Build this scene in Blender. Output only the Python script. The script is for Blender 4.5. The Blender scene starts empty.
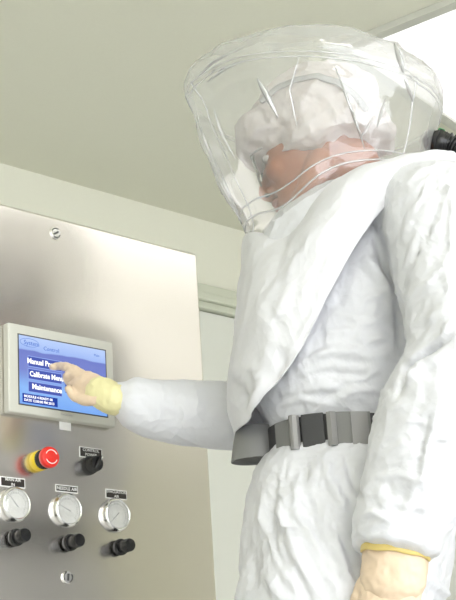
import bpy, bmesh, math, random
import numpy as np
from mathutils import Vector, Matrix, noise
random.seed(4)
PI = math.pi
SC = bpy.context.scene

# ------------------------------------------------------------------ camera
FPX = 1410.0
CAM = np.array((0.0, 0.0, 0.55))
def nrm(v):
    v = np.array(v, float); return v/np.linalg.norm(v)
_u = nrm((-268, 4100, -FPX)); _p = np.array((1610, -380, -FPX), float)
_p -= _p.dot(_u)*_u; _p = nrm(_p)
RW = np.array([_p, np.cross(_u, _p), _u])          # camera -> world
cd = bpy.data.cameras.new('camera'); cam = bpy.data.objects.new('camera', cd)
SC.collection.objects.link(cam)
m4 = Matrix.Identity(4)
for i in range(3):
    for j in range(3): m4[i][j] = RW[i][j]
    m4[i][3] = CAM[i]
cam.matrix_world = m4
cd.sensor_fit = 'VERTICAL'; cd.sensor_height = 24.0; cd.lens = 24.0*FPX/600.0
cd.clip_start = 0.05; cd.clip_end = 60
SC.camera = cam

# ------------------------------------------------------------------ world, exposure
w = bpy.data.worlds.new('world'); SC.world = w; w.use_nodes = True
bg = w.node_tree.nodes['Background']
bg.inputs[0].default_value = (0.94, 0.965, 1.0, 1); bg.inputs[1].default_value = 3.6
SC.view_settings.view_transform = 'Standard'; SC.view_settings.look = 'None'
SC.view_settings.exposure = 0.5; SC.view_settings.gamma = 1.0
SC.view_settings.use_curve_mapping = False
LAMP = 0.95      # radiance of the ceiling light diffusers

# ------------------------------------------------------------------ placing helpers
def ray(px, py): return RW @ np.array(((px-228)/FPX, (300-py)/FPX, -1.0))
def S(px, py, d): return CAM + ray(px, py)*d
def proj(P):
    q = (np.asarray(P)-CAM) @ RW
    d = -q[..., 2]
    return 228+FPX*q[..., 0]/d, 300-FPX*q[..., 1]/d, d
def on_z(px, py, z):
    r = ray(px, py); return CAM + r*((z-CAM[2])/r[2])
def on_y(px, py, y):
    r = ray(px, py); return CAM + r*(y/r[1])
UP = np.array((0, 0, 1.0))
vh = RW @ np.array((0, 0, -1.0)); vh[2] = 0; vh = nrm(vh)
TH = math.radians(78)
F = np.array((vh[0]*math.cos(TH)-vh[1]*math.sin(TH), vh[0]*math.sin(TH)+vh[1]*math.cos(TH), 0))
L = np.array((-F[1], F[0], 0))                     # the person's left, towards the camera
W0 = S(345, 440, 2.15)
def M(px, py, lat=0.0):
    r = ray(px, py); t = (lat + (W0-CAM).dot(L))/r.dot(L); return CAM + r*t

# ------------------------------------------------------------------ materials
def mat(name, col=(.8,.8,.8), rough=.5, metal=0.0, **kw):
    m = bpy.data.materials.new(name); m.use_nodes = True
    b = m.node_tree.nodes['Principled BSDF']
    b.inputs['Base Color'].default_value = (*col, 1); b.inputs['Roughness'].default_value = rough
    b.inputs['Metallic'].default_value = metal
    for k, v in kw.items():
        b.inputs[k.replace('_', ' ')].default_value = v
    return m
def bump(m, scale=40, strength=.3, dist=.002, detail=4, stretch=(1,1,1), kind='noise', vary=0.0, rvary=0.0):
    nt = m.node_tree; N = nt.nodes; b = N['Principled BSDF']
    tc = N.new('ShaderNodeTexCoord'); mp = N.new('ShaderNodeMapping'); mp.inputs['Scale'].default_value = stretch
    nt.links.new(tc.outputs['Object'], mp.inputs['Vector'])
    t = N.new('ShaderNodeTexNoise') ; t.inputs['Scale'].default_value = scale; t.inputs['Detail'].default_value = detail
    if kind == 'ridge':
        t.noise_type = 'RIDGED_MULTIFRACTAL'
    nt.links.new(mp.outputs[0], t.inputs['Vector'])
    bp = N.new('ShaderNodeBump'); bp.inputs['Strength'].default_value = strength; bp.inputs['Distance'].default_value = dist
    nt.links.new(t.outputs['Fac'], bp.inputs['Height']); nt.links.new(bp.outputs[0], b.inputs['Normal'])
    if vary:
        c = b.inputs['Base Color'].default_value[:3]
        mx = N.new('ShaderNodeMix'); mx.data_type = 'RGBA'
        mx.inputs[6].default_value = (*[x*(1-vary) for x in c], 1); mx.inputs[7].default_value = (*[min(1, x*(1+vary)) for x in c], 1)
        nt.links.new(t.outputs['Fac'], mx.inputs[0]); nt.links.new(mx.outputs[2], b.inputs['Base Color'])
    if rvary:
        r = b.inputs['Roughness'].default_value
        mr = N.new('ShaderNodeMapRange'); mr.inputs[3].default_value = r-rvary; mr.inputs[4].default_value = r+rvary
        nt.links.new(t.outputs['Fac'], mr.inputs[0]); nt.links.new(mr.outputs[0], b.inputs['Roughness'])
    return m
M_ceil = bump(mat('ceiling_paint', (.78,.775,.66), .8), 90, .05, .001, vary=.015)
M_wall = bump(mat('wall_paint', (.78,.775,.67), .7), 90, .05, .001, vary=.015)
M_trim = bump(mat('wall_trim_paint', (.62,.64,.53), .5), 60, .03, .001, vary=.01)
M_panel = bump(mat('wall_panel_paint', (.72,.73,.67), .45), 60, .03, .001, vary=.01)
M_floor = bump(mat('epoxy_floor', (.72,.72,.72), .35), 60, .1, .001, vary=.05)
M_steel = bump(mat('brushed_steel', (.74,.71,.675), .225, 1.0), 26, .05, .0006, 5, stretch=(38, 38, .5), vary=.03, rvary=.03)
M_chrome = bump(mat('chrome', (.85,.85,.84), .16, 1.0), 30, .05, .0004)
M_dsteel = bump(mat('dark_slot', (.07,.07,.07), .5), 60, .05, .0005)
M_bezel = bump(mat('grey_bezel', (.56,.56,.50), .42), 200, .05, .0003)
M_black = bump(mat('black_plastic', (.012,.012,.013), .25), 80, .1, .0006)
M_yel = bump(mat('yellow_plastic', (.85,.62,.02), .35), 80, .05, .0003)
M_red = bump(mat('red_plastic', (.75,.03,.02), .3), 80, .05, .0003)
M_white = bump(mat('white_print', (.9,.9,.88), .4), 80, .03, .0002)
M_plate = bump(mat('black_label_plate', (.03,.025,.022), .4), 80, .03, .0002)
M_dial = bump(mat("pale_dial", (.85,.85,.83), .5), 80, .03, .0002)
M_sil = bump(mat('silver_ring', (.8,.8,.8), .22, 1.0), 60, .05, .0004)
def cloth(name, col, rough=.6, trans=.12, amp=1.0):
    m = mat(name, col, rough)
    nt = m.node_tree; b = nt.nodes['Principled BSDF']; N = nt.nodes; K = nt.links.new
    tc = N.new('ShaderNodeTexCoord')
    n0 = N.new('ShaderNodeTexNoise'); n0.inputs['Scale'].default_value = 6; n0.inputs['Detail'].default_value = 3; K(tc.outputs['Object'], n0.inputs['Vector'])
    ma = N.new('ShaderNodeVectorMath'); ma.operation = 'MULTIPLY_ADD'; ma.inputs[1].default_value = (.12, .12, .12)
    K(n0.outputs['Color'], ma.inputs[0]); K(tc.outputs['Object'], ma.inputs[2])
    last = None
    for sc_, st, ds, stretch in ((9, .40, .012*amp, (1, 1, .45)), (24, .6, .006*amp, (1, 1, .7)), (70, .6, .0020*amp, (1, 1, 1))):
        mp = N.new('ShaderNodeMapping'); mp.inputs['Scale'].default_value = stretch; K(ma.outputs[0], mp.inputs['Vector'])
        v = N.new('ShaderNodeTexVoronoi'); v.inputs['Scale'].default_value = sc_; K(mp.outputs[0], v.inputs['Vector'])
        bp = N.new('ShaderNodeBump'); bp.inputs['Strength'].default_value = st; bp.inputs['Distance'].default_value = ds
        K(v.outputs['Distance'], bp.inputs['Height'])
        if last is not None: K(last.outputs[0], bp.inputs['Normal'])
        last = bp
    K(last.outputs[0], b.inputs['Normal'])
    b.inputs['Sheen Weight'].default_value = .1
    tr = N.new('ShaderNodeBsdfTranslucent'); tr.inputs[0].default_value = (*col, 1)
    mx = N.new('ShaderNodeMixShader'); mx.inputs[0].default_value = trans
    out = nt.nodes['Material Output']
    K(b.outputs[0], mx.inputs[1]); K(tr.outputs[0], mx.inputs[2]); K(mx.outputs[0], out.inputs[0])
    return m
M_suit = cloth('white_coverall_fabric', (.79,.80,.84), .45, .08, 1.1)
M_shroud = cloth('white_hood_fabric', (.81,.815,.845), .45, .1, .8)
M_cap = cloth('white_bouffant_fabric', (.84,.80,.79), .6, .3, 2.0)
M_skin = bump(mat('skin', (.35,.10,.022), .5), 90, .12, .0008, vary=.06)
M_skin.node_tree.nodes['Principled BSDF'].inputs['Subsurface Weight'].default_value = .12
M_skin.node_tree.nodes['Principled BSDF'].inputs['Subsurface Radius'].default_value = (.01,.004,.002)
M_glove = bump(mat('latex_glove', (.76,.60,.44), .45), 40, .35, .002, 5, vary=.04)
M_gcuff = bump(mat('yellow_glove_cuff', (.77,.72,.40), .45), 40, .35, .002, 5, vary=.05)
M_band = bump(mat('ochre_glove_band', (.74,.58,.20), .5), 60, .3, .001, vary=.1)
M_web = bump(mat('dark_webbing', (.055,.055,.058), .6), 400, .3, .0006)
M_web2 = bump(mat('grey_webbing', (.20,.20,.195), .55), 400, .3, .0006)
M_web3 = bump(mat('light_grey_slider', (.27,.265,.26), .4), 200, .1, .0004)
M_hair = bump(mat('dark_hair', (.03,.02,.015), .6), 120, .4, .002)
M_boot = bump(mat('white_boot', (.8,.8,.78), .4), 60, .1, .001)
M_harn = bump(mat('grey_head_harness', (.40,.40,.40), .5), 60, .1, .001)
M_lip = bump(mat('lips', (.36,.12,.09), .45), 90, .1, .0005)
M_eye = bump(mat('eye_white', (.75,.72,.68), .2), 90, .02, .0002)
M_green = bump(mat('green_plastic', (.03,.25,.08), .4), 90, .02, .0002)

def clear_plastic(name, haze=.13, gl=.06, rough=.06, bstr=.5, scale=9):
    m = bpy.data.materials.new(name); m.use_nodes = True
    nt = m.node_tree; N = nt.nodes; N.clear(); K = nt.links.new
    out = N.new('ShaderNodeOutputMaterial')
    tr = N.new('ShaderNodeBsdfTransparent'); tr.inputs[0].default_value = (.985,.985,.98,1)
    g = N.new('ShaderNodeBsdfGlossy'); g.inputs['Roughness'].default_value = rough
    df = N.new('ShaderNodeBsdfDiffuse'); df.inputs[0].default_value = (.9,.91,.92,1)
    tl = N.new('ShaderNodeBsdfTranslucent'); tl.inputs[0].default_value = (.9,.91,.92,1)
    md = N.new('ShaderNodeMixShader'); md.inputs[0].default_value = .5
    K(df.outputs[0], md.inputs[1]); K(tl.outputs[0], md.inputs[2])
    tc = N.new('ShaderNodeTexCoord')
    t = N.new('ShaderNodeTexNoise'); t.noise_type = 'RIDGED_MULTIFRACTAL'; t.inputs['Scale'].default_value = scale; t.inputs['Detail'].default_value = 3
    K(tc.outputs['Object'], t.inputs['Vector'])
    bp = N.new('ShaderNodeBump'); bp.inputs['Strength'].default_value = bstr; bp.inputs['Distance'].default_value = .006
    K(t.outputs['Fac'], bp.inputs['Height']); K(bp.outputs[0], g.inputs['Normal'])
    lw = N.new('ShaderNodeLayerWeight'); lw.inputs[0].default_value = .5; K(bp.outputs[0], lw.inputs['Normal'])
    def power(src, e, mul, add):
        p = N.new('ShaderNodeMath'); p.operation = 'POWER'; p.inputs[1].default_value = e; K(src, p.inputs[0])
        q = N.new('ShaderNodeMath'); q.operation = 'MULTIPLY_ADD'; q.inputs[1].default_value = mul; q.inputs[2].default_value = add; q.use_clamp = True; K(p.outputs[0], q.inputs[0]); return q
    refl = power(lw.outputs['Facing'], 3.0, .55, .035+gl)
    hz = power(lw.outputs['Facing'], 3.0, .38 if haze > .1 else .1, haze)
    h = N.new('ShaderNodeMixShader'); K(hz.outputs[0], h.inputs[0])
    K(tr.outputs[0], h.inputs[1]); K(md.outputs[0], h.inputs[2])
    mx = N.new('ShaderNodeMixShader'); K(refl.outputs[0], mx.inputs[0]); K(h.outputs[0], mx.inputs[1]); K(g.outputs[0], mx.inputs[2])
    K(mx.outputs[0], out.inputs[0])
    return m
M_clear = clear_plastic('clear_vinyl', .225, .05, .07, .9, 7)
M_seam = clear_plastic('welded_vinyl_seam', .42, .12, .12, .2)
M_glare = clear_plastic('painted_glare_white', .72, .25, .10, .3)  # hazy white of the glare streaks painted onto the visor
M_gglass = clear_plastic('gauge_window', .03, .05, .03, .1)
M_lens = bump(mat('tinted_lens', (.16,.17,.16), .2), 90, .02, .0002)
def emit(name, col, s):
    m = bpy.data.materials.new(name); m.use_nodes = True; nt = m.node_tree; nt.nodes.clear()
    e = nt.nodes.new('ShaderNodeEmission'); e.inputs[0].default_value = (*col, 1); e.inputs[1].default_value = s
    o = nt.nodes.new('ShaderNodeOutputMaterial'); nt.links.new(e.outputs[0], o.inputs[0]); return m
M_lamp = emit('light_diffuser', (1, .99, .97), LAMP)
M_fill_lamp = emit('bright_light_diffuser', (1, .98, .95), LAMP*9)  # for the unseen panel added as extra light
M_band_lamp = emit('soft_light_diffuser', (1, .98, .95), LAMP*2.15)  # for the unseen panels added to show as bands in the steel
M_whiteframe = bump(mat('white_fixture_metal', (.62,.62,.56), .5), 60, .03, .0005)

# ------------------------------------------------------------------ object helpers
def link(name, me, m=None, parent=None, smooth=True):
    o = bpy.data.objects.new(name, me); SC.collection.objects.link(o)
    if m is not None:
        me.materials.clear(); me.materials.append(m)
    if smooth and len(me.polygons):
        me.polygons.foreach_set('use_smooth', [True]*len(me.polygons))
    if parent is not None:
        o.parent = parent
        pm = Matrix.Identity(4); q = parent; chain = []
        while q is not None: chain.append(q); q = q.parent
        for q in reversed(chain): pm = pm @ Matrix.Translation(q.location) @ q.rotation_euler.to_matrix().to_4x4()
        me.transform(pm.inverted())
    return o
def mesh(vs, fs):
    me = bpy.data.meshes.new('m'); me.from_pydata([tuple(map(float, v)) for v in vs], [], fs); me.update(); return me
def empty(name, loc, label, cat, group=None):
    o = bpy.data.objects.new(name, None); SC.collection.objects.link(o); o.location = tuple(map(float, loc))
    o.empty_display_size = .05
    o['label'] = label; o['category'] = cat
    if group: o['group'] = group
    return o
def structure(o): o['kind'] = 'structure'; return o
def join_data(parts):
    vs = []; fs = []
    for v, f in parts:
        n = len(vs); vs += [tuple(map(float, x)) for x in v]; fs += [tuple(n+i for i in q) for q in f]
    return vs, fs
def loft(rings, cap=True, closed=True):
    n = len(rings[0]); vs = [p for r in rings for p in r]; fs = []
    for i in range(len(rings)-1):
        for j in range(n if closed else n-1):
            k = (j+1) % n
            fs.append((i*n+j, i*n+k, (i+1)*n+k, (i+1)*n+j))
    if cap:
        fs.append(tuple(reversed(range(n)))); b = (len(rings)-1)*n; fs.append(tuple(range(b, b+n)))
    return vs, fs
def chain(pts, rad, seg=16, sub=3, flat=None, caps=True, ec=1.0):
    """tapered tube through pts, catmull-rom smoothed, round ends. rad: float or (r_side, r_up)"""
    pts = [np.array(p, float) for p in pts]; rad = [(r, r) if not isinstance(r, tuple) else r for r in rad]
    P = []; Rr = []
    n = len(pts)
    for i in range(n-1):
        p0 = pts[max(i-1, 0)]; p1 = pts[i]; p2 = pts[i+1]; p3 = pts[min(i+2, n-1)]
        for k in range(sub):
            t = k/sub
            P.append(.5*((2*p1)+(-p0+p2)*t+(2*p0-5*p1+4*p2-p3)*t*t+(-p0+3*p1-3*p2+p3)*t**3))
            s = t*t*(3-2*t)
            Rr.append((rad[i][0]*(1-s)+rad[i+1][0]*s, rad[i][1]*(1-s)+rad[i+1][1]*s))
    P.append(pts[-1]); Rr.append(rad[-1])
    T = [nrm(P[min(i+1, len(P)-1)]-P[max(i-1, 0)]) for i in range(len(P))]
    ref = np.array(flat if flat is not None else (0, 0, 1.0), float)
    if abs(T[0].dot(nrm(ref))) > .95 and flat is None: ref = F.copy()
    rings = []
    up = nrm(ref-ref.dot(T[0])*T[0])
    frames = []
    for t in T:
        up = nrm(up-up.dot(t)*t); frames.append((np.cross(t, up), up))
    def ring(c, s, u, ra, rb): return [c+s*ra*math.cos(2*PI*j/seg)+u*rb*math.sin(2*PI*j/seg) for j in range(seg)]
    if caps:
        for a in (80, 55, 28):
            a = math.radians(a); s, u = frames[0]
            rings.append(ring(P[0]-T[0]*min(Rr[0])*math.sin(a), s, u, Rr[0][0]*math.cos(a), Rr[0][1]*math.cos(a)))
    for c, (s, u), (ra, rb) in zip(P, frames, Rr): rings.append(ring(c, s, u, ra, rb))
    if caps:
        for a in (28, 55, 80):
            a = math.radians(a); s, u = frames[-1]
            rings.append(ring(P[-1]+T[-1]*min(Rr[-1])*math.sin(a)*ec, s, u, Rr[-1][0]*math.cos(a), Rr[-1][1]*math.cos(a)))
    return loft(rings)
def ellipsoid(c, A, B, C, n=20, m=14):
    rings = []
    for i in range(1, m):
        a = -PI/2+PI*i/m
        rings.append([c+C*math.sin(a)+A*math.cos(a)*math.cos(2*PI*j/n)+B*math.cos(a)*math.sin(2*PI*j/n) for j in range(n)])
    return loft(rings)
def evaluated(me, mods):
    o = bpy.data.objects.new('tmp', me); SC.collection.objects.link(o)
    for typ, kw in mods:
        md = o.modifiers.new(typ, typ)
        for k, v in kw.items(): setattr(md, k, v)
    dg = bpy.context.evaluated_depsgraph_get(); dg.update()
    r = bpy.data.meshes.new_from_object(o.evaluated_get(dg))
    bpy.data.objects.remove(o)
    return r
def fuse(parts, voxel, smooth=4, factor=.5):
    me = mesh(*join_data(parts))
    bm = bmesh.new(); bm.from_mesh(me); bmesh.ops.recalc_face_normals(bm, faces=bm.faces); bm.to_mesh(me); bm.free()
    return evaluated(me, [('REMESH', dict(mode='VOXEL', voxel_size=voxel)), ('SMOOTH', dict(iterations=smooth, factor=factor))])
def getv(me):
    a = np.empty(len(me.vertices)*3); me.vertices.foreach_get('co', a); a = a.reshape(-1, 3)
    b = np.empty(len(me.vertices)*3); me.vertex_normals.foreach_get('vector', b); return a, b.reshape(-1, 3)
def setv(me, a): me.vertices.foreach_set('co', a.ravel()); me.update()
def fn(P, scale, ridge=False, seed=0.0, stretch=(1,1,1), octv=3):
    out = np.empty(len(P)); Q = P*scale*np.array(stretch)+seed
    for i, q in enumerate(Q):
        v = 0; a = 1; x = Vector(q)
        for k in range(octv):
            s = noise.noise(x)
            v += a*((1-2*abs(s))-.55 if ridge else s); a *= .5; x = x*2.03
        out[i] = v
    return out
def seg_dist(px, py, a, b):
    ax, ay = a; bx, by = b; dx, dy = bx-ax, by-ay; l2 = dx*dx+dy*dy
    t = np.clip(((px-ax)*dx+(py-ay)*dy)/l2, 0, 1)
    ex, ey = px-(ax+t*dx), py-(ay+t*dy)
    side = np.sign(dx*(py-ay)-dy*(px-ax))
    return np.hypot(ex, ey), t, side
def folds(a, nr, flist, depth=None):
    """creases pressed into the cloth: (polyline, height m, width px[, one sided])"""
    px, py, d = proj(a)
    face = ((a-CAM)*nr).sum(1) < 0
    disp = np.zeros(len(a))
    for pl, h, wd, *one in flist:
        best = np.full(len(a), 1e9); tt = np.zeros(len(a)); sd = np.zeros(len(a)); ln = len(pl)-1
        for i in range(ln):
            ds, t, s = seg_dist(px, py, pl[i], pl[i+1])
            m_ = ds < best; best[m_] = ds[m_]; tt[m_] = (i+t[m_])/ln; sd[m_] = s[m_]
        prof = np.clip(1-best/wd, 0, 1); prof = prof*prof*(3-2*prof)
        taper = np.sqrt(np.clip(np.sin(PI*np.clip(tt, .02, .98)), 0, 1))
        if one:
            prof = prof*np.where(sd*one[0] > 0, 1.0, np.clip(1-best/(wd*.22), 0, 1))
        disp += np.where(face, h*prof*taper, 0)
    return disp

# ------------------------------------------------------------------ room
CZ = 2.62
YW = on_z(100, 191, CZ)[1]
def boxdata(x0, x1, y0, y1, z0, z1):
    v = [(x, y, z) for z in (z0, z1) for y in (y0, y1) for x in (x0, x1)]
    return v, [(0,2,3,1), (4,5,7,6), (0,1,5,4), (2,6,7,3), (0,4,6,2), (1,3,7,5)]
def box(name, x0, x1, y0, y1, z0, z1, m, parent=None, bevel=0.0):
    me = mesh(*boxdata(x0, x1, y0, y1, z0, z1))
    if bevel:
        bm = bmesh.new(); bm.from_mesh(me)
        bmesh.ops.bevel(bm, geom=bm.edges[:], offset=bevel, segments=3, affect='EDGES', profile=.5)
        bm.to_mesh(me); bm.free()
    o = link(name, me, m, parent, smooth=False)
    return o
RX0, RX1 = -2.6, 6.2
structure(box('floor', RX0, RX1, -3.4, YW, -.05, 0, M_floor))
structure(box('ceiling', RX0, RX1, -3.4, YW, CZ, CZ+.08, M_ceil))
structure(box('wall_back', RX0, RX1, YW, YW+.1, 0, CZ, M_wall))
structure(box('wall_right', RX1, RX1+.1, -3.4, YW+.1, 0, CZ, M_wall))
structure(box('added_wall_front', 3.4, RX1, -3.5, -3.4, 0, CZ, M_wall))  # unseen partial wall, added so the steel cabinet reflects it
structure(box('wall_left', RX0-.1, RX0, -3.4, YW+.1, 0, CZ, M_wall))
zt = on_y(220, 289, YW-.03)[2]; zb = on_y(220, 311, YW-.05)[2]
structure(box('trim_1', RX0, RX1, YW-.045, YW, zb, zt, M_trim, bevel=.006))
structure(box('trim_2', RX0, RX1, YW-.07, YW-.045, zt-.075, zt-.045, M_trim, bevel=.005))
structure(box('trim_3', RX0, RX1, YW-.02, YW, .1, zb-.004, M_panel))
structure(box('baseboard_back', RX0, RX1, YW-.03, YW, 0, .1, M_panel, bevel=.004))

# ceiling lights -----------------------------------------------------
def ceiling_light(c, ux, uy, label, first=None):
    """c corner nearest the panel, ux / uy edge vectors on the ceiling"""
    t = empty('ceiling_light', (*c[:2], CZ), label, 'ceiling light', 'square light fixtures on the ceiling')
    ux = np.array(ux, float); uy = np.array(uy, float); c = np.array((*c[:2], CZ), float)
    def slab(p0, a, b, z0, z1):
        q = [p0, p0+a, p0+a+b, p0+b]
        return [x+UP*z0 for x in q]+[x+UP*z1 for x in q], [(0,1,2,3), (7,6,5,4), (0,4,5,1), (1,5,6,2), (2,6,7,3), (3,7,4,0)]
    ex = nrm(ux); ey = nrm(uy); fw = .035
    parts = [slab(c-ex*fw-ey*fw, ux+2*fw*ex, ey*fw, -.022, -.001), slab(c-ex*fw+uy, ux+2*fw*ex, ey*fw, -.022, -.001),
             slab(c-ex*fw, ex*fw, uy, -.022, -.001), slab(c+ux, ex*fw, uy, -.022, -.001)]
    link('frame', mesh(*join_data(parts)), M_whiteframe, t, smooth=False)
    link('diffuser', mesh(*slab(c, ux, uy, -.012, -.004)), M_lamp, t, smooth=False)
    return t
pa = on_z(384, 31, CZ); pb = on_z(456, 2, CZ); pc = on_z(451, 114.5, CZ)
e1 = nrm(pb-pa)                        # visible long edge, running up to the right
e2 = np.array((-e1[1], e1[0], 0))
if e2.dot(pc-pa) < 0: e2 = -e2
LC = pa+e1*(pc-pa).dot(e1)             # the corner hidden behind the hood
LA = e1*1.3; LB = e2*max(.6, (pc-pa).dot(e2)*1.6)
ceiling_light(LC, LA, LB, 'large white ceiling light panel seen above the clear hood')
for (x0, y0, wx_, wy_, m_, lb) in ((2.3, -.32, 1.9, .60, M_band_lamp, 'wide unseen ceiling light panel added for a bright reflection in the steel'),  # first two panels are unseen, added to band the steel reflections
        (2.7, -1.75, 2.6, .52, M_band_lamp, 'longest unseen ceiling light panel, added for a bright band reflected in the steel'),
        (-.4, -1.6, 1.2, .9, M_fill_lamp, 'bright unseen ceiling light panel added above the viewer as extra light')):  # unseen too, added to strengthen the light from above
    t_ = ceiling_light(np.array((x0, y0, CZ)), np.array((wx_, 0, 0)), np.array((0, wy_, 0)), lb)
    for ch in t_.children:
        if ch.name.startswith('diffuser'): ch.data.materials[0] = m_

# ------------------------------------------------------------------ control cabinet
PY = on_y(60, 375, 1)[1]
PY = (S(60, 375, 2.4))[1]
def pan(px, py, out=0.0): q = on_y(px, py, PY-out); return q[0], q[2]
X0, X1 = 1.05, pan(197, 257)[0]
ZT = pan(100, 229)[1]; ZB = pan(67, 597)[1]-.012
cab = empty('control_cabinet', ((X0+X1)/2, PY+.12, 0), 'brushed stainless steel control cabinet with touch screen, gauges and knobs', 'control panel')
box('body', X0, X1, PY, PY+.24, ZB, ZT, M_steel, cab, bevel=.004)
box('pedestal', (X0+X1)/2-.09, (X0+X1)/2+.09, PY+.05, PY+.2, .02, ZB, M_steel, cab, bevel=.004)
box('base_plate', X0+.08, X1-.08, PY-.02, PY+.28, 0, .02, M_steel, cab, bevel=.004)
NV = np.array((0, -1.0, 0))
def P3(x, z, out=0.0): return np.array((x, PY-out, z))
def turned(x, z, prof, seg=40, scal=None):
    """prof: list of (out, radius); axis along the panel normal. scal(i)-> radius factor by angle"""
    rings = []
    for o_, r in prof:
        rings.append([P3(x+r*(scal(j/seg) if scal else 1)*math.cos(2*PI*j/seg), z+r*(scal(j/seg) if scal else 1)*math.sin(2*PI*j/seg), o_) for j in range(seg)])
    return loft(rings)
def lathe(name, x, z, prof, m, parent, seg=40, scal=None, smooth=True):
    me = mesh(*turned(x, z, prof, seg, scal))
    bm = bmesh.new(); bm.from_mesh(me); bmesh.ops.recalc_face_normals(bm, faces=bm.faces); bm.to_mesh(me); bm.free()
    o = link(name, me, m, parent, smooth=smooth)
    if smooth:
        try: me.set_sharp_from_angle(angle=.6)
        except Exception: pass
    return o
def pbox(name, x0, x1, z0, z1, o0, o1, m, parent, bevel=0.0):
    return box(name, x0, x1, PY-o1, PY-o0, z0, z1, m, parent, bevel)
def text(name, s, x, z, size, out, m, parent, align='LEFT', sx=1.0, bold=.0):
    cu = bpy.data.curves.new('t', 'FONT'); cu.body = s; cu.size = size; cu.align_x = align; cu.align_y = 'CENTER'
    cu.extrude = .00015; cu.offset = bold; cu.resolution_u = 2
    o = bpy.data.objects.new('tmp', cu); SC.collection.objects.link(o)
    dg = bpy.context.evaluated_depsgraph_get(); dg.update()
    me = bpy.data.meshes.new_from_object(o.evaluated_get(dg)); bpy.data.objects.remove(o)
    me.transform(Matrix.Translation((x, PY-out, z)) @ Matrix.Rotation(PI/2, 4, 'X') @ Matrix.Diagonal((sx, 1, 1, 1)))
    return link(name, me, m, parent, smooth=False)
# latches
for k, (px, py) in enumerate(((55, 233.5), (67, 577.5))):
    x, z = pan(px, py)
    lt = lathe('quarter_turn_latch', x, z, [(0, .0105), (.0025, .0105), (.0032, .0095), (.0032, .008), (.0012, .0072), (.0012, .0)] if False else [(0, .0105), (.0025, .0105), (.0034, .0095), (.0036, .0001)], M_chrome, cab)
    a = (.6, 1.5)[k]
    c = P3(x, z, .0037); d1 = np.array((math.cos(a), 0, math.sin(a))); d2 = np.array((-math.sin(a), 0, math.cos(a)))
    def blade(dd, ee, l, h, o1):
        q = [c+dd*sx*l+ee*sz*h+NV*oo for oo in (0, o1) for sx, sz in ((-1,-1), (1,-1), (1,1), (-1,1))]
        return q, [(0,1,2,3), (7,6,5,4), (0,4,5,1), (1,5,6,2), (2,6,7,3), (3,7,4,0)]
    parts = [blade(d1, d2, .0055, .0016, .0008)]
    link('slot', mesh(*join_data(parts)), M_dsteel, lt, smooth=False)
    ring = []
    for i in range(14):
        an = a+.5+i*.13
        ring.append(c+np.array((math.cos(an), 0, math.sin(an)))*.0085)
    link('key_groove', mesh(*chain(ring, [.0009]*14, 6, 1)), M_dsteel, lt)
    ring2 = [2*c-p for p in ring]
    link('key_groove', mesh(*chain(ring2, [.0009]*14, 6, 1)), M_dsteel, lt)

# touch screen
hx0, hx1 = pan(8.5, 366, .016)[0], pan(114.5, 385, .016)[0]; hz1 = pan(60, 332, .016)[1]; hz0 = pan(60, 419, .016)[1]
scr = pbox('touch_screen', hx0, hx1, hz0, hz1, 0, .016, M_bezel, cab, bevel=.003)
sx0, sx1 = pan(19, 366, .016)[0], pan(106, 385, .016)[0]; sz1 = pan(60, 342.5, .016)[1]; sz0 = pan(60, 409.5, .016)[1]
W_, H_ = sx1-sx0, sz1-sz0
pbox('display_surround', sx0-.0022, sx1+.0022, sz0-.0022, sz1+.0022, .016, .0164, M_dsteel, scr)
def display_mat():
    m = bpy.data.materials.new('lit_display'); m.use_nodes = True; nt = m.node_tree; N = nt.nodes; N.clear(); K = nt.links.new
    tc = N.new('ShaderNodeTexCoord'); sp = N.new('ShaderNodeSeparateXYZ'); K(tc.outputs['Generated'], sp.inputs[0])
    r = N.new('ShaderNodeValToRGB'); el = r.color_ramp.elements
    el[0].position = 0; el[0].color = (.17,.36,.80,1); el[1].position = 1; el[1].color = (.45,.58,.88,1)
    for p, c in ((.25, (.24,.45,.86,1)), (.5, (.17,.22,.58,1)), (.78, (.15,.19,.54,1)), (.80, (.32,.45,.82,1))):
        e = el.new(p); e.color = c
    n = N.new('ShaderNodeTexNoise'); n.inputs['Scale'].default_value = 2.2; K(tc.outputs['Generated'], n.inputs['Vector'])
    ma = N.new('ShaderNodeMath'); ma.operation = 'MULTIPLY_ADD'; ma.inputs[1].default_value = .16; K(n.outputs['Fac'], ma.inputs[0])
    sb = N.new('ShaderNodeMath'); sb.operation = 'SUBTRACT'; sb.inputs[1].default_value = .08; K(sp.outputs['Z'], sb.inputs[0]); K(sb.outputs[0], ma.inputs[2])
    K(ma.outputs[0], r.inputs[0])
    e = N.new('ShaderNodeEmission'); e.inputs[1].default_value = .85; K(r.outputs[0], e.inputs[0])
    g = N.new('ShaderNodeBsdfGlossy'); g.inputs['Roughness'].default_value = .25
    mx = N.new('ShaderNodeMixShader'); mx.inputs[0].default_value = .07; K(e.outputs[0], mx.inputs[1]); K(g.outputs[0], mx.inputs[2])
    o = N.new('ShaderNodeOutputMaterial'); K(mx.outputs[0], o.inputs[0]); return m
pbox('display', sx0, sx1, sz0, sz1, .0164, .0168, display_mat(), scr)
M_tx = emit('screen_text', (1, 1, 1), 1.0); M_btn = emit('screen_button', (.07,.10,.38), .85); M_btn2 = emit('screen_status_bar', (.02,.05,.30), .9)
M_logo = emit('screen_header_print', (.10,.20,.60), .8); M_btl = emit('screen_button_edge', (.30,.42,.85), .8)
def dbox(name, u0, u1, v0, v1, m, o=.0172): pbox(name, sx0+u0*W_, sx0+u1*W_, sz1-v1*H_, sz1-v0*H_, .0166, o, m, scr)
for (v0, v1) in ((.285, .445), (.47, .63), (.655, .815)):
    dbox('screen_button', .095, .475, v0, v1, M_btl, .0170); dbox('screen_button', .10, .47, v0+.01, v1-.01, M_btn)
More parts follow.
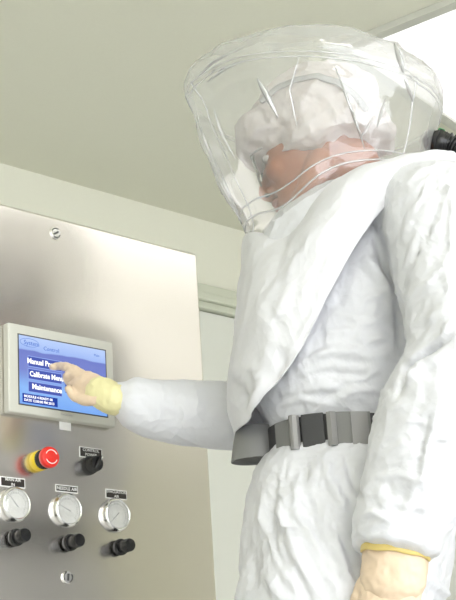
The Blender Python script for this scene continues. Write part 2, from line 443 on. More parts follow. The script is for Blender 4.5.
dbox('screen_button', .515, .60, .50, .74, M_btn)
dbox('status_bar', .03, .42, .845, .975, M_btn2)
T = lambda n_, s, u, v, size, m=M_tx, **k: text(n_, s, sx0+u*W_, sz1-v*H_, size, .0176, m, scr, **k)
T('screen_text', 'Manual Process', .085, .365, .0128, bold=.0003, sx=.9)
T('screen_text', 'Calibrate Menu', .11, .55, .0125, bold=.0003, sx=.88)
T('screen_text', 'Maintenance', .135, .73, .0125, bold=.0003, sx=.95)
T('screen_text', 'MODULE 4 READY 00', .045, .885, .0060, bold=.0001); T('screen_text', 'DATE 12:00:00 PM 2013', .045, .94, .0060, bold=.0001)
T('screen_header', 'System', .05, .10, .011, M_logo); T('screen_header', 'Control', .27, .14, .010, M_logo); T('screen_header', 'Main', .86, .10, .006, M_logo)
# oval swirl of the header
sw = []
for i in range(36):
    a = .3+i*.165; sw.append(P3(sx0+W_*(.115+.105*math.cos(a)), sz1-H_*(.095-.06*math.sin(a)), .0176))
link('header_oval', mesh(*chain(sw, [.00035]*36, 5, 1)), M_logo, scr)
text('maker_mark', 'TouchPanel', (hx0+hx1)/2+.005, hz0+.009, .0052, .0163, M_sil, scr, align='CENTER')
x, z = pan(65, 426)
pbox('paper_tag', x-.012, x+.012, z-.0075, z+.0075, 0, .0008, M_white, cab, bevel=.0003)

# emergency stop
x, z = pan(37.5, 461.5)
es = lathe('emergency_stop', x, z, [(0, .0165), (.004, .0172), (.010, .0172), (.013, .0160), (.0131, .012)], M_yel, cab)
lathe('collar', x, z, [(.0125, .0135), (.014, .0158), (.024, .0158), (.026, .0145), (.0262, .010)], M_black, es, scal=lambda t: 1+.03*math.sin(t*2*PI*24), seg=96)
lathe('mushroom_button', x, z, [(.0255, .012), (.0275, .0165), (.031, .0178), (.035, .0178), (.038, .0165), (.0395, .0120), (.0395, .0065), (.0405, .004), (.0405, .0005)], M_red, es)
for k in range(2):
    arc = [P3(x+.0112*math.cos(a), z+.0112*math.sin(a), .0398) for a in [k*PI+.5+i*.13 for i in range(18)]]
    link('arrow_mark', mesh(*chain(arc, [.0008]*18, 5, 1)), M_white, es)
# selector switch
def plate(px, py, wd, ht, lines, size, parent=cab):
    x, z = pan(px, py)
    pl = pbox('label_plate', x-wd/2, x+wd/2, z-ht/2, z+ht/2, 0, .0009, M_white, parent, bevel=.0003)
    pbox('black_field', x-wd/2+.0017, x+wd/2-.0017, z-ht/2+.0017, z+ht/2-.0017, .0008, .0013, M_plate, pl)
    n = len(lines)
    for i, s in enumerate(lines):
        text('lettering', s, x, z+(n-1)*size*.55-i*size*1.1-size*.0, size, .0015, M_white, pl, align='CENTER', bold=.00003)
plate(90.5, 453, .048, .0185, ['CONTROL', 'POWER'], .0072)
plate(12.5, 482.5, .048, .0165, ['MAIN AIR', 'IN'], .0070)
plate(66.5, 489, .046, .0125, ['NEEDLE AIR'], .0078)
plate(116, 494.5, .046, .0165, ['EVACUATION', 'AIR'], .0068)
gr = lambda n_, a_: (lambda t: 1+a_*math.sin(t*2*PI*n_))
x, z = pan(88.5, 466)
kn = lathe('selector_switch', x, z, [(0, .0155), (.005, .0155), (.008, .0148), (.0085, .011), (.0095, .0135), (.024, .0128), (.026, .0115), (.0262, .003)], M_black, cab, scal=gr(20, .025), seg=100)
q = P3(x, z, .026)
link('grip_bar', mesh(*chain([q+np.array((-.004, 0, -.009)), q+np.array((.004, -.004, .009))], [.0035, .0035], 10, 2)), M_black, kn)
link('pointer_mark', mesh(*chain([q+np.array((.002, -.0035, .001)), q+np.array((.0045, -.0072, .009))], [.0012, .0012], 8, 1)), M_white, kn)
# gauges
for k, (px, py) in enumerate(((13.5, 505), (65.5, 510.5), (114.5, 515.5))):
    x, z = pan(px, py)
    g = lathe('air_gauge', x, z, [(0, .0285), (.003, .0290), (.008, .0280), (.011, .0262), (.0118, .0245), (.0108, .0232), (.006, .0222), (.0058, .0222)], M_sil, cab, seg=56)
    lathe('dial', x, z, [(.0058, .0228), (.0066, .0228), (.0067, .0001)], M_dial, g)
    pbox('dial_window', x-.0085, x+.0105, z-.0085, z+.0085, .0064, .0072, M_white, g)
    tk = []
    for i in range(28):
        a = -.75+i*(PI+1.5)/27; r0, r1 = .0175, (.0212 if i % 3 == 0 else .0198)
        d = np.array((math.cos(a), 0, math.sin(a)))
        tk.append(chain([P3(x, z, .0070)+d*r0, P3(x, z, .0070)+d*r1], [.0003, .0003], 4, 1))
    link('scale_ticks', mesh(*join_data(tk)), M_plate, g)
    an = (2.3, 2.75, 3.9)[k]; d = np.array((math.cos(an), 0, math.sin(an)))
    link('needle', mesh(*chain([P3(x, z, .0078)-d*.005, P3(x, z, .0078)+d*.018], [.0009, .0003], 6, 2)), M_harn, g)
    lathe('cover_glass', x, z, [(.0108, .0232), (.0120, .020), (.0128, .012), (.0131, .0003)], M_gglass, g)
# knobs
for (px, py) in ((13, 538.5), (67, 543.5), (117.5, 548)):
    x, z = pan(px, py)
    k_ = lathe('regulator_knob', x, z, [(0, .010), (.004, .010), (.0045, .0130), (.007, .0138), (.012, .0138), (.0145, .0125), (.015, .0095), (.020, .0092)], M_black, cab, scal=gr(24, .02), seg=96)
    lathe('knob_tip', x, z, [(.020, .0085), (.021, .0108), (.034, .0108), (.0362, .0098), (.0368, .0002)], M_black, k_, scal=gr(24, .02), seg=96)

# ------------------------------------------------------------------ the person
foot = M(345, 600); foot[2] = 0
person = empty('person', foot, 'person in a white coverall and clear hood, pointing a gloved finger at the touch screen', 'person')

# torso sections: front pixel, back pixel (on the mid plane), half width, roundness
SEC = [((258,680), (428,650), .175), ((250,610), (446,585), .20), ((246,560), (452,535), .20), ((250,515), (450,495), .195), ((260,482), (438,468), .175),
       ((276,456), (424,446), .150), ((268,430), (430,420), .160), ((256,400), (440,385), .180), ((252,350), (448,335), .178),
       ((258,295), (454,285), .17), ((266,250), (456,240), .16), ((284,226), (450,214), .14), ((305,212), (440,197), .12), ((322,200), (418,184), .085)]
def secring(f, b, w_, n=48, e=2.25, off=0.0, lat=0.0):
    p, q = M(*f), M(*b); c = (p+q)/2+L*lat; A = (p-q)/2; A = A+nrm(A)*off; B = L*(w_+off)
    out = []
    for j in range(n):
        t = 2*PI*j/n; ct, st = math.cos(t), math.sin(t)
        out.append(c+A*math.copysign(abs(ct)**(2/e), ct)+B*math.copysign(abs(st)**(2/e), st))
    return out
def smoothsec(sec, sub=3):
    out = []
    ar = [np.array((*s[0], *s[1], s[2]), float) for s in sec]; n = len(ar)
    for i in range(n-1):
        p0, p1, p2, p3 = ar[max(i-1, 0)], ar[i], ar[i+1], ar[min(i+2, n-1)]
        for k in range(sub):
            t = k/sub
            v = .5*((2*p1)+(-p0+p2)*t+(2*p0-5*p1+4*p2-p3)*t*t+(-p0+3*p1-3*p2+p3)*t**3)
            out.append(((v[0], v[1]), (v[2], v[3]), v[4]))
    out.append(sec[-1]); return out
torso = loft([secring(*s) for s in smoothsec(SEC)])
# joints
shL = M(445, 228, .17); elL = M(476, 350, .25); wrL = M(402, 518, .24); cufL = M(396, 549, .245)
shR = M(345, 262, -.17); elR = S(292, 414, 2.36); cuR = S(120.5, 399, 2.285); wrR = S(112, 399, 2.275)
hip = M(345, 640)
def leg(side):
    h = hip+L*.095*side; h = h.copy(); k = h+F*.03; k[2] = .52; a = h-F*.01; a[2] = .14
    return h, k, a
legs = [leg(1), leg(-1)]
suit_parts = [torso,
    chain([M(418, 218, .10), shL, (shL+elL)/2+F*.0, elL], [.085, .092, .088, .086], 28, 5),
    chain([elL, elL*.62+wrL*.38, elL*.3+wrL*.7, wrL, cufL], [.086, .092, .080, .066, .060], 28, 5, ec=.15),
    chain([M(350, 240, -.10), shR, (shR+elR)/2, elR], [.085, .082, .072, .062], 28, 5),
    chain([elR, S(235, 416, 2.335), S(190, 413, 2.315), S(155, 409, 2.30), S(132, 402, 2.288), cuR], [.062, .058, .0545, .050, .043, .029], 28, 5)]
for h, k, a in legs:
    suit_parts.append(chain([h+UP*.05, (h+k)/2, k, (k+a)/2, a], [.135, .12, .098, .09, .085], 28, 5))
suit = fuse(suit_parts, .0042, 8)
A_, N_ = getv(suit)
r1 = fn(A_, 7, False, 3.1, octv=2); r2 = fn(A_, 16, True, 7.7, (1,1,.6), 2); r3 = fn(A_, 45, True, 1.7, octv=2)
disp = .0045*r1+.0030*r2+.0014*r3
# less wrinkling close to the cuffs
FL = [ # sleeve of the near arm
 ([(396,392),(404,366),(425,348),(452,332)], -.020, 9, 1), ([(400,384),(422,364),(456,352)], .010, 9), ([(398,300),(400,330),(398,360)], -.008, 7),
 ([(398,345),(420,322),(456,308)], .005, 10), ([(405,300),(430,285),(456,282)], .004, 9), ([(430,440),(420,480),(400,520)], .005, 8),
 ([(372,478),(400,474),(430,482)], .006, 6), ([(380,500),(410,508),(440,505)], .005, 7), ([(356,520),(372,512),(390,520),(410,512)], .007, 6),
 ([(440,400),(425,460),(425,520)], .006, 7), ([(365,535),(390,528),(420,536)], -.005, 5),
 ([(447,180),(425,230),(405,280),(398,330)], -.004, 8),
 # chest / side of the coverall
 ([(362,256),(378,275),(396,292)], .010, 10), ([(300,365),(330,350),(370,356),(395,352)], .007, 8), ([(285,395),(320,385),(365,395)], .006, 8),
 ([(290,382),(330,372),(380,378)], -.005, 6), ([(330,310),(360,318),(392,322)], .004, 8), ([(320,330),(350,332),(392,340)], .004, 7),
 ([(280,405),(300,398),(330,404)], .006, 6), ([(340,400),(355,388),(385,392)], .006, 6), ([(310,412),(325,395),(345,388)], -.005, 5),
 ([(385,195),(378,230),(392,285)], -.006, 9), ([(372,235),(385,270),(396,292)], -.008, 6),
 # below the belt
 ([(270,470),(262,520),(270,580),(285,600)], .004, 9), ([(290,465),(283,510),(300,560),(320,600)], .004, 9), ([(310,460),(303,490),(320,540),(350,590)], -.005, 8),
 ([(325,455),(330,480),(350,520)], .007, 8), ([(345,452),(350,475),(362,500)], -.005, 6), ([(255,480),(248,530),(256,590)], -.006, 7),
 ([(278,470),(273,520),(284,575)], -.006, 5), ([(335,540),(345,570),(350,600)], .006, 8), ([(425,575),(440,590),(456,600)], .006, 6),
 # far sleeve
 ([(150,400),(180,412),(215,418)], .002, 8), ([(121,392),(130,393),(146,397)], .005, 4), ([(120,400),(130,401),(142,404)], -.005, 4), ([(119,407),(127,409),(140,414)], .005, 4), ([(122,385),(132,386),(150,388)], -.004, 4), ([(128,388),(140,400),(150,415)], -.002, 5),
]
rs = random.Random(11)
def crinkles(n, box_, ang, spread, ln, h, w_):
    out = []
    for _ in range(n):
        x, y = rs.uniform(box_[0], box_[2]), rs.uniform(box_[1], box_[3]); a = math.radians(ang+rs.uniform(-spread, spread)); l_ = rs.uniform(.5, 1)*ln
        b = rs.uniform(-4, 4)
        out.append(([(x-l_*math.cos(a), y-l_*math.sin(a)), (x+b*math.sin(a), y-b*math.cos(a)), (x+l_*math.cos(a), y+l_*math.sin(a))], h*rs.uniform(.5, 1), w_*rs.uniform(.7, 1.2), rs.choice((-1, 1))))
    return out
FL += crinkles(16, (320, 280, 395, 400), -8, 22, 26, .0035, 6)+crinkles(22, (255, 470, 350, 600), 66, 16, 34, .003, 6)+crinkles(12, (275, 465, 370, 520), 95, 14, 18, .003, 5)
FL += crinkles(14, (400, 180, 456, 330), 100, 25, 26, .0035, 7)+crinkles(18, (370, 380, 456, 540), -12, 25, 26, .0035, 6)+crinkles(6, (140, 385, 230, 440), 4, 14, 22, .002, 6)
FL += [([(284,462),(278,500),(300,560),(325,600)], .005, 10, 1), ([(300,470),(296,510),(330,560),(362,592)], .0045, 9, 1), ([(262,476),(262,520),(282,570),(300,600)], .0045, 9, -1)]
disp += folds(A_, N_, FL)
px_, py_, d_ = proj(A_)
far = (px_ < 232) & (py_ > 350) & (py_ < 470)
disp = np.where(far, disp*.45, disp)
lam = np.clip((px_-118)/25, 0, 1); disp = np.where(far, disp*lam, disp)
setv(suit, A_+N_*disp[:, None])
link('coverall', suit, M_suit, person)

# body under the clothes: one continuous mesh
NE = M(352, 190); NE2 = M(330, 160)
hd_c = M(318, 138)
phi = math.radians(13)
yaw = math.radians(-7)
Fh0 = F*math.cos(yaw)+L*math.sin(yaw); Lh = np.cross(UP, Fh0)
Fh = Fh0*math.cos(phi)-UP*math.sin(phi); Uh = UP*math.cos(phi)+Fh0*math.sin(phi)
EYE = M(268, 168)
HO = EYE-Fh*.088
def H(x, y, z): return HO+Fh*x+Lh*y+Uh*z
def tube_body(sc, with_hands=True):
    b = []
    tr = [((265+8,640), (425,620), .135), ((262,540), (425,520), .15), ((285,450), (405,445), .12), ((272,350), (425,340), .15), ((285,270), (430,262), .15), ((320,225), (420,212), .10)]
    b.append(loft([secring(*s, n=32) for s in smoothsec(tr)]))
    b.append(chain([M(365, 232), NE, H(-.035, 0, -.06)], [.075, .058, .055], 20, 3))
    b.append(chain([M(405, 235, .10), shL, elL, wrL], [.055, .058, .045, .031], 16, 4))
    b.append(chain([M(350, 250, -.10), shR, elR, S(124,401,2.285)], [.055, .055, .043, .018], 16, 4))
    for h, k, a in legs: b.append(chain([h, k, a, a-UP*.08], [.09, .06, .045, .045], 16, 4))
    return b
# hands ------------------------------------------------------------
def touch(px, py, out): return on_y(px, py, PY-.0178-out)
FR = [ # right hand: joints per finger with radii
 ([S(97,389,2.290), S(80,373.5,2.322), S(68,367.3,2.338), touch(59,366,.018), touch(52.5,366.6,.0092)], [.010, .0088, .0078, .0070, .0060]),
 ([S(97,391,2.287), S(79,376,2.314), S(68,375.5,2.328), S(67,380.5,2.332), S(73,384,2.325)], [.010, .0088, .0078, .0070, .0060]),
 ([S(98,393,2.283), S(82,382,2.304), S(73,385,2.318), S(76,391,2.318), S(82,392,2.312)], [.010, .0088, .0078, .0070, .0060]),
 ([S(99,395,2.279), S(86,388,2.294), S(80,393,2.306), S(85,397,2.304), S(90,396,2.298)], [.010, .0082, .0070, .0064, .0056]),
 ([S(102,397,2.268), S(92,400,2.270), S(82,400,2.280), S(74,396,2.292), S(68.5,388.5,2.300)], [.011, .0098, .0085, .0078, .0066])]
PALR = [([S(112,399.5,2.275), S(98,391,2.285), S(84,381,2.306)], [(.022,.020), (.024,.018), (.020,.013)])]
# left hand, seen from the front, mostly below the frame
hd = nrm(M(386, 612, .25)-M(394, 548, .245)); hL0 = cufL+hd*.0
wx = nrm(np.cross(hd, L)); wx = wx if wx.dot(RW @ np.array((1.0, 0, 0))) > 0 else -wx
def HL(a, s, o=0.0): return hL0+hd*a+wx*s+L*o
FLh = []
for i, (s, ln, bend) in enumerate(((-.027, .082, .02), (-.009, .090, .022), (.010, .086, .026), (.028, .070, .03))):
    a0 = .105-abs(i-1)*.004
    FLh.append(([HL(.03, s*.6), HL(a0, s), HL(a0+ln*.45, s*1.05, -.006), HL(a0+ln*.78, s*1.05, -.006-bend*.7), HL(a0+ln, s*1.05, -.006-bend*1.5)], [.012, .0105, .0095, .0088, .0074]))
FLh.append(([HL(.02, -.018), HL(.055, -.036, -.008), HL(.095, -.045, -.018), HL(.125, -.040, -.028)], [.014, .013, .0105, .0085]))
PALL = [([HL(-.04, 0), HL(.0, 0), HL(.05, 0), HL(.10, 0)], [(.031,.029), (.036,.024), (.041,.019), (.038,.014)])]
def hand(fingers, palm, k, flat, extra=()):
    parts = [chain(p, [r*k for r in rr], 12, 3) for p, rr in fingers]
    parts += [chain(p, [(a*k, b*k) for a, b in rr], 20, 4, flat=flat) for p, rr in palm]
    return parts
flatR = nrm(RW @ np.array((-.25, .55, .8)))
flatR = nrm(RW @ np.array((.30, .10, .95)))
body_parts = tube_body(1.0)+hand(FR, PALR, .72, flatR)+hand(FLh, PALL, .72, L)
E_ = lambda x, y, z, a, b, c_: ellipsoid(H(x, y, z), Fh*a, Lh*b, Uh*c_, 22, 14)
head_parts = [E_(-.012, 0, .035, .098, .076, .088), E_(.030, 0, -.02, .062, .062, .080), E_(.040, 0, -.075, .050, .048, .045),
    chain([H(-.005, .055, -.055), H(.03, .048, -.092), H(.075, .012, -.112), H(.078, 0, -.112)], [.022, .021, .019, .017], 12, 3),
    chain([H(-.005, -.055, -.055), H(.03, -.048, -.092), H(.075, -.012, -.112), H(.078, 0, -.112)], [.022, .021, .019, .017], 12, 3),
    chain([H(.083, 0, .01), H(.094, 0, -.016), H(.106, 0, -.040), H(.100, 0, -.052)], [.008, .0085, .0115, .008], 12, 3),
    E_(.093, .012, -.046, .011, .008, .008), E_(.093, -.012, -.046, .011, .008, .008),
    chain([H(.080, .034, .020), H(.090, .015, .022), H(.090, -.015, .022), H(.080, -.034, .020)], [.009, .010, .010, .009], 10, 3),
    E_(.062, .036, -.030, .026, .022, .022), E_(.062, -.036, -.030, .026, .022, .022),
    chain([H(.078, .020, -.075), H(.089, 0, -.070), H(.078, -.020, -.075)], [.006, .0075, .006], 10, 3),
    chain([H(.076, .018, -.083), H(.086, 0, -.084), H(.076, -.018, -.083)], [.006, .008, .006], 10, 3),
    E_(-.014, .070, .012, .014, .006, .026), E_(-.014, -.070, .012, .014, .006, .026)]
body = fuse(body_parts+head_parts, .0034, 3, .5)
link('body', body, M_skin, person)
# nostril, lips, eyes
for s in (1, -1):
    link('nostril', mesh(*ellipsoid(H(.101, .0125*s, -.0515), Fh*.0055, Lh*.0045, Uh*.0035, 12, 8)), M_hair, person)
    link('eye', mesh(*ellipsoid(H(.077, .031*s, -.002), Fh*.010, Lh*.012, Uh*.006, 16, 10)), M_eye, person)
link('lips', fuse([chain([H(.083, .022, -.071), H(.0915, .010, -.0665), H(.0965, 0, -.0665), H(.0915, -.010, -.0665), H(.083, -.022, -.071)], [.002, .0042, .005, .0042, .002], 10, 3),
                   chain([H(.083, .022, -.072), H(.090, .010, -.0755), H(.0945, 0, -.0765), H(.090, -.010, -.0755), H(.083, -.022, -.072)], [.002, .0045, .0052, .0045, .002], 10, 3)], .0012, 2), M_lip, person)

# gloves
def glove(parts, cuffpts, cuffr, flat, band=None):
    g = fuse(parts, .0022, 3)
    a, n_ = getv(g); setv(g, a+n_*(.0012*fn(a, 70, True, 5, octv=2))[:, None])
    return link('glove', g, M_glove, person)
gR = glove(hand(FR, PALR[:1], 1.0, flatR), None, None, None)
gc = fuse([chain([S(99,391,2.283), S(106,395,2.279), S(114,399,2.276), S(126,402,2.285)], [(.025,.0225), (.0265,.0245), (.0265,.0255), (.021,.021)], 32, 5, flat=flatR, ec=.1)], .0022, 2)
a, n_ = getv(gc); setv(gc, a+n_*(.0016*fn(a, 60, True, 5, octv=2))[:, None])
link('glove_cuff', gc, M_gcuff, gR)
gL = glove(hand(FLh, PALL, 1.0, L), None, None, None)
p0 = cufL-hd*.03
gl2 = fuse([chain([HL(-.05, 0), HL(.0, 0), HL(.045, .002)], [(.043,.034), (.043,.033), (.043,.029)], 36, 5, flat=L)], .0028, 3)
a, n_ = getv(gl2); setv(gl2, a+n_*(.0016*fn(a, 45, True, 8, octv=2))[:, None])
link('glove_gauntlet', gl2, M_glove, gL)
def bandring(c, ax, fl, ra, rb, h, th, m, name, parent, n=48, wob=.0):
    s = nrm(np.cross(ax, fl)); u = np.cross(s, ax); rings = []
    for (dh, dr) in ((-h, 0), (-h, th), (-h*.4, th*1.2), (h*.4, th*1.2), (h, th), (h, 0)):
        rings.append([c+ax*(dh+wob*math.sin(j*.9))+s*(ra+dr)*math.cos(2*PI*j/n)+u*(rb+dr)*math.sin(2*PI*j/n) for j in range(n)])
    rings.append(rings[0]); return link(name, mesh(*loft(rings, cap=False)), m, parent)
bandring(HL(.004, 0), hd, L, .0435, .0340, .006, .0022, M_band, 'cuff_band', gL, wob=.0008)

# boots
for h, k, a in legs:
    b = fuse([chain([a+UP*.03, a-UP*.02, a-UP*.07], [.062, .058, .052], 20, 3), chain([a-UP*.095-F*.03, a-UP*.095+F*.07, a-UP*.105+F*.16], [(.042,.040), (.044,.036), (.040,.028)], 20, 4)], .006, 3)
    bv, _ = getv(b); bv[:, 2] = np.maximum(bv[:, 2], 0.001); setv(b, bv)
    link('boot', b, M_boot, person)

# bouffant cap, hair beneath, harness, glasses
capd = join_data([ellipsoid(H(-.010, 0, .048), Fh*.116, Lh*.100, Uh*.086, 48, 28), ellipsoid(H(.055, 0, .045), Fh*.070, Lh*.085, Uh*.050, 40, 24), ellipsoid(H(-.025, 0, -.005), Fh*.100, Lh*.098, Uh*.095, 40, 24)])
cv = []
for v in capd[0]:
    q = np.array(v)-HO; x_, z_ = q.dot(Fh), q.dot(Uh); lim = -.012+(x_-.09)*.12
    if z_ < lim: q = q+Uh*(lim-z_)*.93
    cv.append(HO+q)
cap = fuse([(cv, capd[1])], .004, 4)
a, n_ = getv(cap); setv(cap, a+n_*(.010*fn(a, 11, True, 2, octv=3)+.0035*fn(a, 28, True, 9, octv=2))[:, None])
link('bouffant_cap', cap, M_cap, person)
CC = H(-.01, 0, .04); Fc = Fh; Uc = Uh
from mathutils.bvhtree import BVHTree
def surf(me, off=None):
    """tree of a mesh in world coordinates"""
    o_ = Vector(off) if off is not None else Vector((0, 0, 0))
    return BVHTree.FromPolygons([v.co+o_ for v in me.vertices], [tuple(p.vertices) for p in me.polygons])
bt = surf(cap, person.location)
rings = []
bp_ = [(262,103), (276,90), (296,81), (318,77), (340,84), (356,98), (368,114)]; pts = []
for i in range(len(bp_)-1):
    for k in range(5): t = k/5; pts.append((bp_[i][0]*(1-t)+bp_[i+1][0]*t, bp_[i][1]*(1-t)+bp_[i+1][1]*t))
P_ = []
for p in pts:
    r = Vector(ray(*p)).normalized(); loc, no, ix, ds = bt.ray_cast(Vector(CAM), r)
    if loc is not None: P_.append(np.array(loc+no*.003))
if len(P_) > 5:
    link('head_harness', mesh(*chain(P_, [(.0058, .0016)]*len(P_), 10, 1, flat=nrm(np.array(P_[len(P_)//2])-H(0,0,.03)))), M_harn, person)
gp = []
fr = [chain([H(.108, 0, .006), H(.104, .012, .010), H(.103, .032, .011), H(.095, .058, .004), H(.075, .069, .001)], [.0016, .0016, .0018, .0022, .0022], 8, 4),
      chain([H(.108, 0, .006), H(.104, -.012, .010), H(.103, -.032, .011), H(.095, -.058, .004), H(.075, -.069, .001)], [.0016, .0016, .0018, .0022, .0022], 8, 4)]
gl = link('safety_glasses', mesh(*join_data(fr)), M_harn, person)
for s in (1, -1):
    rows = []
    for v in range(7):
        zz = .004-v*.006; wv = 1-abs(v-2.5)*.04
        rows.append([H(.105-.012*(q/8)**2, s*(.008+.052*wv*q/8), zz) for q in range(9)])
    vs = [p for r in rows for p in r]; fs = [(i*9+j, i*9+j+1, (i+1)*9+j+1, (i+1)*9+j) for i in range(6) for j in range(8)]
    link('lens', evaluated(mesh(vs, fs), [('SOLIDIFY', dict(thickness=.002))]), M_lens, gl)

# ------------------------------------------------------------------ hood: white shroud and clear visor
def ringpts(f, b, w_, n=96, e=2.0, drop=0.0, lift=0.0, lat=0.0):
    """ring through front / back pixels on the mid plane; drop lowers the two sides"""
    p, q = M(*f), M(*b); c = (p+q)/2+L*lat; A = (p-q)/2; B = L*w_
    out = []
    for j in range(n):
        t = 2*PI*j/n; ct, st = math.cos(t), math.sin(t)
        out.append(c+A*math.copysign(abs(ct)**(2/e), ct)+B*math.copysign(abs(st)**(2/e), st)-UP*drop*st*st)
    return out
def blend(rings, sub=4):
    R_ = [np.array(r) for r in rings]; n = len(R_); out = []
    for i in range(n-1):
        p0, p1, p2, p3 = R_[max(i-1, 0)], R_[i], R_[i+1], R_[min(i+2, n-1)]
        for k in range(sub):
            t = k/sub; out.append(.5*((2*p1)+(-p0+p2)*t+(2*p0-5*p1+4*p2-p3)*t*t+(-p0+3*p1-3*p2+p3)*t**3))
    out.append(R_[-1]); return out
COL = ((249,240), (412,186), .130)
def dip(r, k):
    n = len(r); return [p-UP*k*1.9*math.exp(-((math.cos(2*PI*j/n)-.42)/.38)**2) for j, p in enumerate(r)]
def hang(r, k):
    n = len(r); return [p-UP*.078*k*math.exp(-((math.cos(2*PI*j/n)-.35)/.42)**2)-UP*.036*k*math.exp(-((math.cos(2*PI*j/n)-.80)/.22)**2) for j, p in enumerate(r)]
SR = [dip(ringpts(*COL, n=128), .034), dip(ringpts((246,250), (432,180), .155, n=128), .034), dip(hang(ringpts((241,285), (456,172), .198, n=128), .2), .026), dip(hang(ringpts((238,335), (466,168), .216, n=128, e=2.2), .5), .008),
      hang(ringpts((231,390), (468,172), .218, n=128, e=2.2), .85), hang(ringpts((240,428), (466,178), .212, n=128, e=2.2), 1.0)]
sv = blend(SR, 14)
me = mesh(*loft(sv, cap=False)); me.update()
A_, N_ = getv(me)
if ((A_-W0)*N_).sum(1).mean() < 0:
    me.flip_normals(); A_, N_ = getv(me)
disp = .006*fn(A_, 7, False, 11, octv=2)+.0028*fn(A_, 18, True, 12, (1,1,.7), 2)+.0008*fn(A_, 50, True, 4, octv=2)
disp += folds(A_, N_, [([(262,300),(270,340),(262,380)], .006, 8), ([(300,230),(330,260),(320,300)], .004, 10), ([(250,360),(262,385),(250,410)], .009, 7),
   ([(232,380),(245,395),(240,415)], -.008, 5), ([(270,340),(285,360),(272,385)], -.006, 6), ([(340,190),(350,220),(340,260)], .003, 12), ([(365,165),(385,175),(404,190)], .004, 7), ([(300,215),(280,260),(262,300)], -.004, 8)]+crinkles(16, (250, 260, 330, 400), 118, 18, 28, .003, 7)+crinkles(8, (232, 370, 262, 424), 60, 40, 12, .006, 6))
rim = np.zeros(len(A_)); rim[:128*3] = 1
disp = disp*(1-rim*.8)
setv(me, A_+N_*disp[:, None])
me = evaluated(me, [('SOLIDIFY', dict(thickness=.0012, offset=-1))])
shroud = link('hood_shroud', me, M_shroud, person)

VR = [dip(ringpts((249,241), (412,186), .131), .034), dip(ringpts((247,232), (417,176), .140), .018), ringpts((224,178), (430,142), .168), ringpts((197,118), (438,112), .192)]
VT = [ringpts((190,104), (441,97), .200), ringpts((192,94), (438,84), .196), ringpts((206,82), (425,72), .178), ringpts((236,70), (396,64), .125), ringpts((275,62), (355,60), .06), ringpts((308,60), (322,60), .01)]
def crumple(me, amp=1.0, inside=None):
    a, n_ = getv(me)
    return a, n_
vw = blend(VR+VT, 12)
vme = mesh(*loft(vw, cap=False)); b0 = len(vw)-1
A_, N_ = getv(vme)
cH = M(315, 130)
if ((A_-cH)*N_).sum(1).mean() < 0: vme.flip_normals(); A_, N_ = getv(vme)
dz = .006*fn(A_, 8, False, 21, octv=2)+.0035*fn(A_, 13, True, 22, (1,1,.45), 2)+.0010*fn(A_, 40, True, 24, octv=2)
dz += folds(A_, N_, [([(256,76),(266,95),(277,116)], .010, 6), ([(334,66),(348,98),(364,138)], .009, 5), ([(300,60),(292,100),(300,130)], .005, 9), ([(394,40),(402,70),(412,98)], .010, 7),
    ([(384,100),(392,118),(380,132)], .007, 5), ([(200,120),(214,160),(240,215)], .012, 11), ([(205,80),(225,66),(262,52)], .006, 5)])
dz[:96*4] *= .3
setv(vme, A_+N_*dz[:, None])
visor = link('clear_visor', vme, M_clear, person)
def seamring(idx, r, name, parent, off=.001):
    co = np.array([v.co for v in vme.vertices]).reshape(-1, 96, 3)[idx]
    c = co.mean(0); pts = list(co)+[co[0], co[1]]
    s_ = np.array(person.location)
    pts = [np.array(p)+nrm(np.array(p)-c)*off+s_ for p in pts]
    return link(name, mesh(*chain(pts, [r]*len(pts), 6, 1, caps=False)), M_seam, parent)
seamring(12, .0016, 'neck_seam', visor); seamring(15, .0013, 'neck_seam', visor)
seamring(38, .0012, 'crown_seam', visor); seamring(41, .0010, 'crown_seam', visor)
# back overlap seam, where the clear sheet is welded to itself
co = np.array([v.co for v in vme.vertices]).reshape(-1, 96, 3)+np.array(person.location)
for col in (40, 8):
    link('side_seam', mesh(*chain([co[i][col] for i in range(0, 44, 3)], [.0014]*len(range(0, 44, 3)), 6, 2)), M_seam, visor)

# painted glare: raised whitish strips on the clear sheet standing in for reflections
from mathutils.bvhtree import BVHTree
_ev = vme.copy(); _vv = [Vector(v.co)+Vector(person.location) for v in _ev.vertices]
_bv = BVHTree.FromPolygons(_vv, [tuple(p.vertices) for p in _ev.polygons]); bpy.data.meshes.remove(_ev)
def glare_strip(pl, wd, h=.004):
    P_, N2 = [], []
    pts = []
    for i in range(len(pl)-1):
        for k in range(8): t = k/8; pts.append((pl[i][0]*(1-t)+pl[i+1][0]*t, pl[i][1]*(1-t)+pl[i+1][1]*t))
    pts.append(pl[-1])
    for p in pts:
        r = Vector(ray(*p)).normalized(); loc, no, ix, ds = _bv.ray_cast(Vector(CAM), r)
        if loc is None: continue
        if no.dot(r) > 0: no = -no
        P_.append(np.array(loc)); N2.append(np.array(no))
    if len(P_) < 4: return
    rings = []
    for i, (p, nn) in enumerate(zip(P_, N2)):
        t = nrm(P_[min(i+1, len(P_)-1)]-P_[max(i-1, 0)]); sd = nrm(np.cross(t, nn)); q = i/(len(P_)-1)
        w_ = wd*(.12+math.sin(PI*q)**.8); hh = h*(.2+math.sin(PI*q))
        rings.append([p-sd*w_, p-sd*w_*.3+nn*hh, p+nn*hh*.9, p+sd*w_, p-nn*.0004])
    link('painted_glare', mesh(*loft(rings)), M_glare, visor)
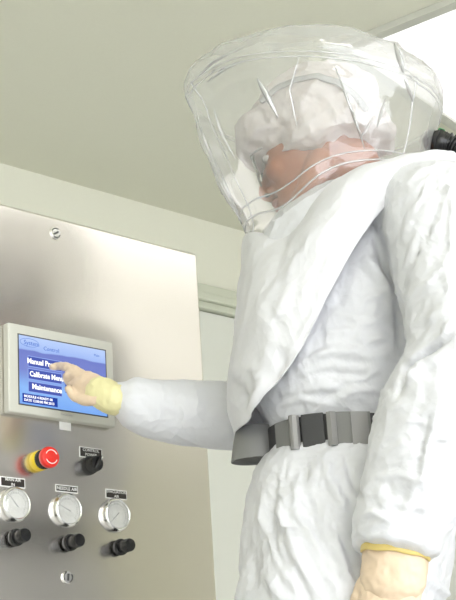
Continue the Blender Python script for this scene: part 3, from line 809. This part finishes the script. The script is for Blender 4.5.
for pl, wd in (([(257,78),(266,94),(278,118)], .0042), ([(334,64),(347,98),(358,128),(365,150)], .0022), ([(394,42),(401,62),(404,74)], .0045), ([(404,78),(410,92),(413,102)], .0028),
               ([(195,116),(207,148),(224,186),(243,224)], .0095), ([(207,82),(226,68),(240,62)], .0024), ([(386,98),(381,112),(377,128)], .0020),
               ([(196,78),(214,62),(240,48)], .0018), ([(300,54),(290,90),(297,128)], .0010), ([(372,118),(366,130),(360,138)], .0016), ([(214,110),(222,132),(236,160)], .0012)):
    glare_strip(pl, wd)

# ------------------------------------------------------------------ belt
BS = ((275,457), (426,448), .152)
def beltring(off, dz, n=180): 
    return [p+UP*dz for p in secring(*BS, n=n, off=off)]
def strip(name, j0, j1, off, th, h0, h1, m, parent, bulge=0.0, close=False, n=180):
    rings = []
    js = list(range(j0, j1+1))
    for i, j in enumerate(js):
        t = i/max(1, len(js)-1); bo = bulge*math.sin(PI*t)**.5
        a_ = beltring(off+bo, h0)[j % n]; b_ = beltring(off+th+bo, h0)[j % n]; c_ = beltring(off+th+bo, h1)[j % n]; d_ = beltring(off+bo, h1)[j % n]
        rings.append([a_, b_, (b_+c_)/2, c_, d_])
    if close: rings = rings[:-1]+[rings[0]]
    me = mesh(*loft(rings, cap=not close)); 
    bm = bmesh.new(); bm.from_mesh(me); bmesh.ops.recalc_face_normals(bm, faces=bm.faces); bm.to_mesh(me); bm.free()
    return link(name, me, m, parent, smooth=False)
belt = strip('utility_belt', 0, 180, .004, .003, -.024, .024, M_web, person, close=True)
br = np.array(beltring(.008, 0)); bpx, bpy_, _ = proj(br)
def jat(px):
    c_ = [j for j in range(5, 86)]; return min(c_, key=lambda j: abs(bpx[j]-px))
strip('grey_pad', jat(278), jat(294), .008, .004, -.023, .022, M_web2, belt)
strip('slider_bar', jat(294), jat(302), .010, .007, -.025, .025, M_web3, belt, bulge=.004)
strip('strap_overlap', jat(304), jat(326), .008, .004, -.024, .025, M_web, belt)
strip('slider_bar', jat(328), jat(336), .010, .007, -.025, .024, M_web3, belt, bulge=.004)
strip('grey_pad', jat(338), jat(369), .008, .006, -.024, .024, M_web2, belt)
strip('pad_fold', jat(350), jat(368), .014, .003, -.024, .023, M_web3, belt)
# open grey loop hanging at the front
def loop():
    c0 = M(255, 445, .07); n = 48; rings = []
    ax = UP*1.0-F*.10
    for (hh, rr, th) in ((-.024, 1.06, 0), (0, 1.0, 0), (.026, .90, 0), (.026, .90, -.003), (0, 1.0, -.003), (-.024, 1.06, -.003), (-.024, 1.06, 0)):
        rings.append([c0+ax*hh+F*(.0335*rr+th)*math.cos(2*PI*j/n)+L*(.028*rr+th)*math.sin(2*PI*j/n) for j in range(n)])
    return mesh(*loft(rings, cap=False))
lp = loop(); bm = bmesh.new(); bm.from_mesh(lp); bmesh.ops.recalc_face_normals(bm, faces=bm.faces); bm.to_mesh(lp); bm.free()
link('belt_loop', lp, M_web2, belt)

# ------------------------------------------------------------------ breathing hose
hp = [M(436, 143, -.02), M(456, 147, -.02), M(480, 168, -.01), M(500, 220, .0), M(498, 300, .0), M(480, 380, .0), M(440, 440, .0)]
base = chain(hp, [.017]*7, 16, 30, caps=False)
vs = np.array(base[0]).reshape(-1, 16, 3)
for i in range(len(vs)):
    c = vs[i].mean(0); k = 1+.20*math.sin(i*1.25); vs[i] = c+(vs[i]-c)*k
hose = link('breathing_hose', mesh(vs.reshape(-1, 3), base[1]), M_black, person)
link('hose_connector', mesh(*chain([M(434, 142, -.02), M(439, 143, -.02), M(444, 144, -.02)], [.019, .023, .020], 6, 1)), M_black, hose)
link('green_seal', mesh(*chain([M(440, 130, -.02), M(443, 131, -.02)], [.0035, .0035], 8, 1)), M_green, hose)
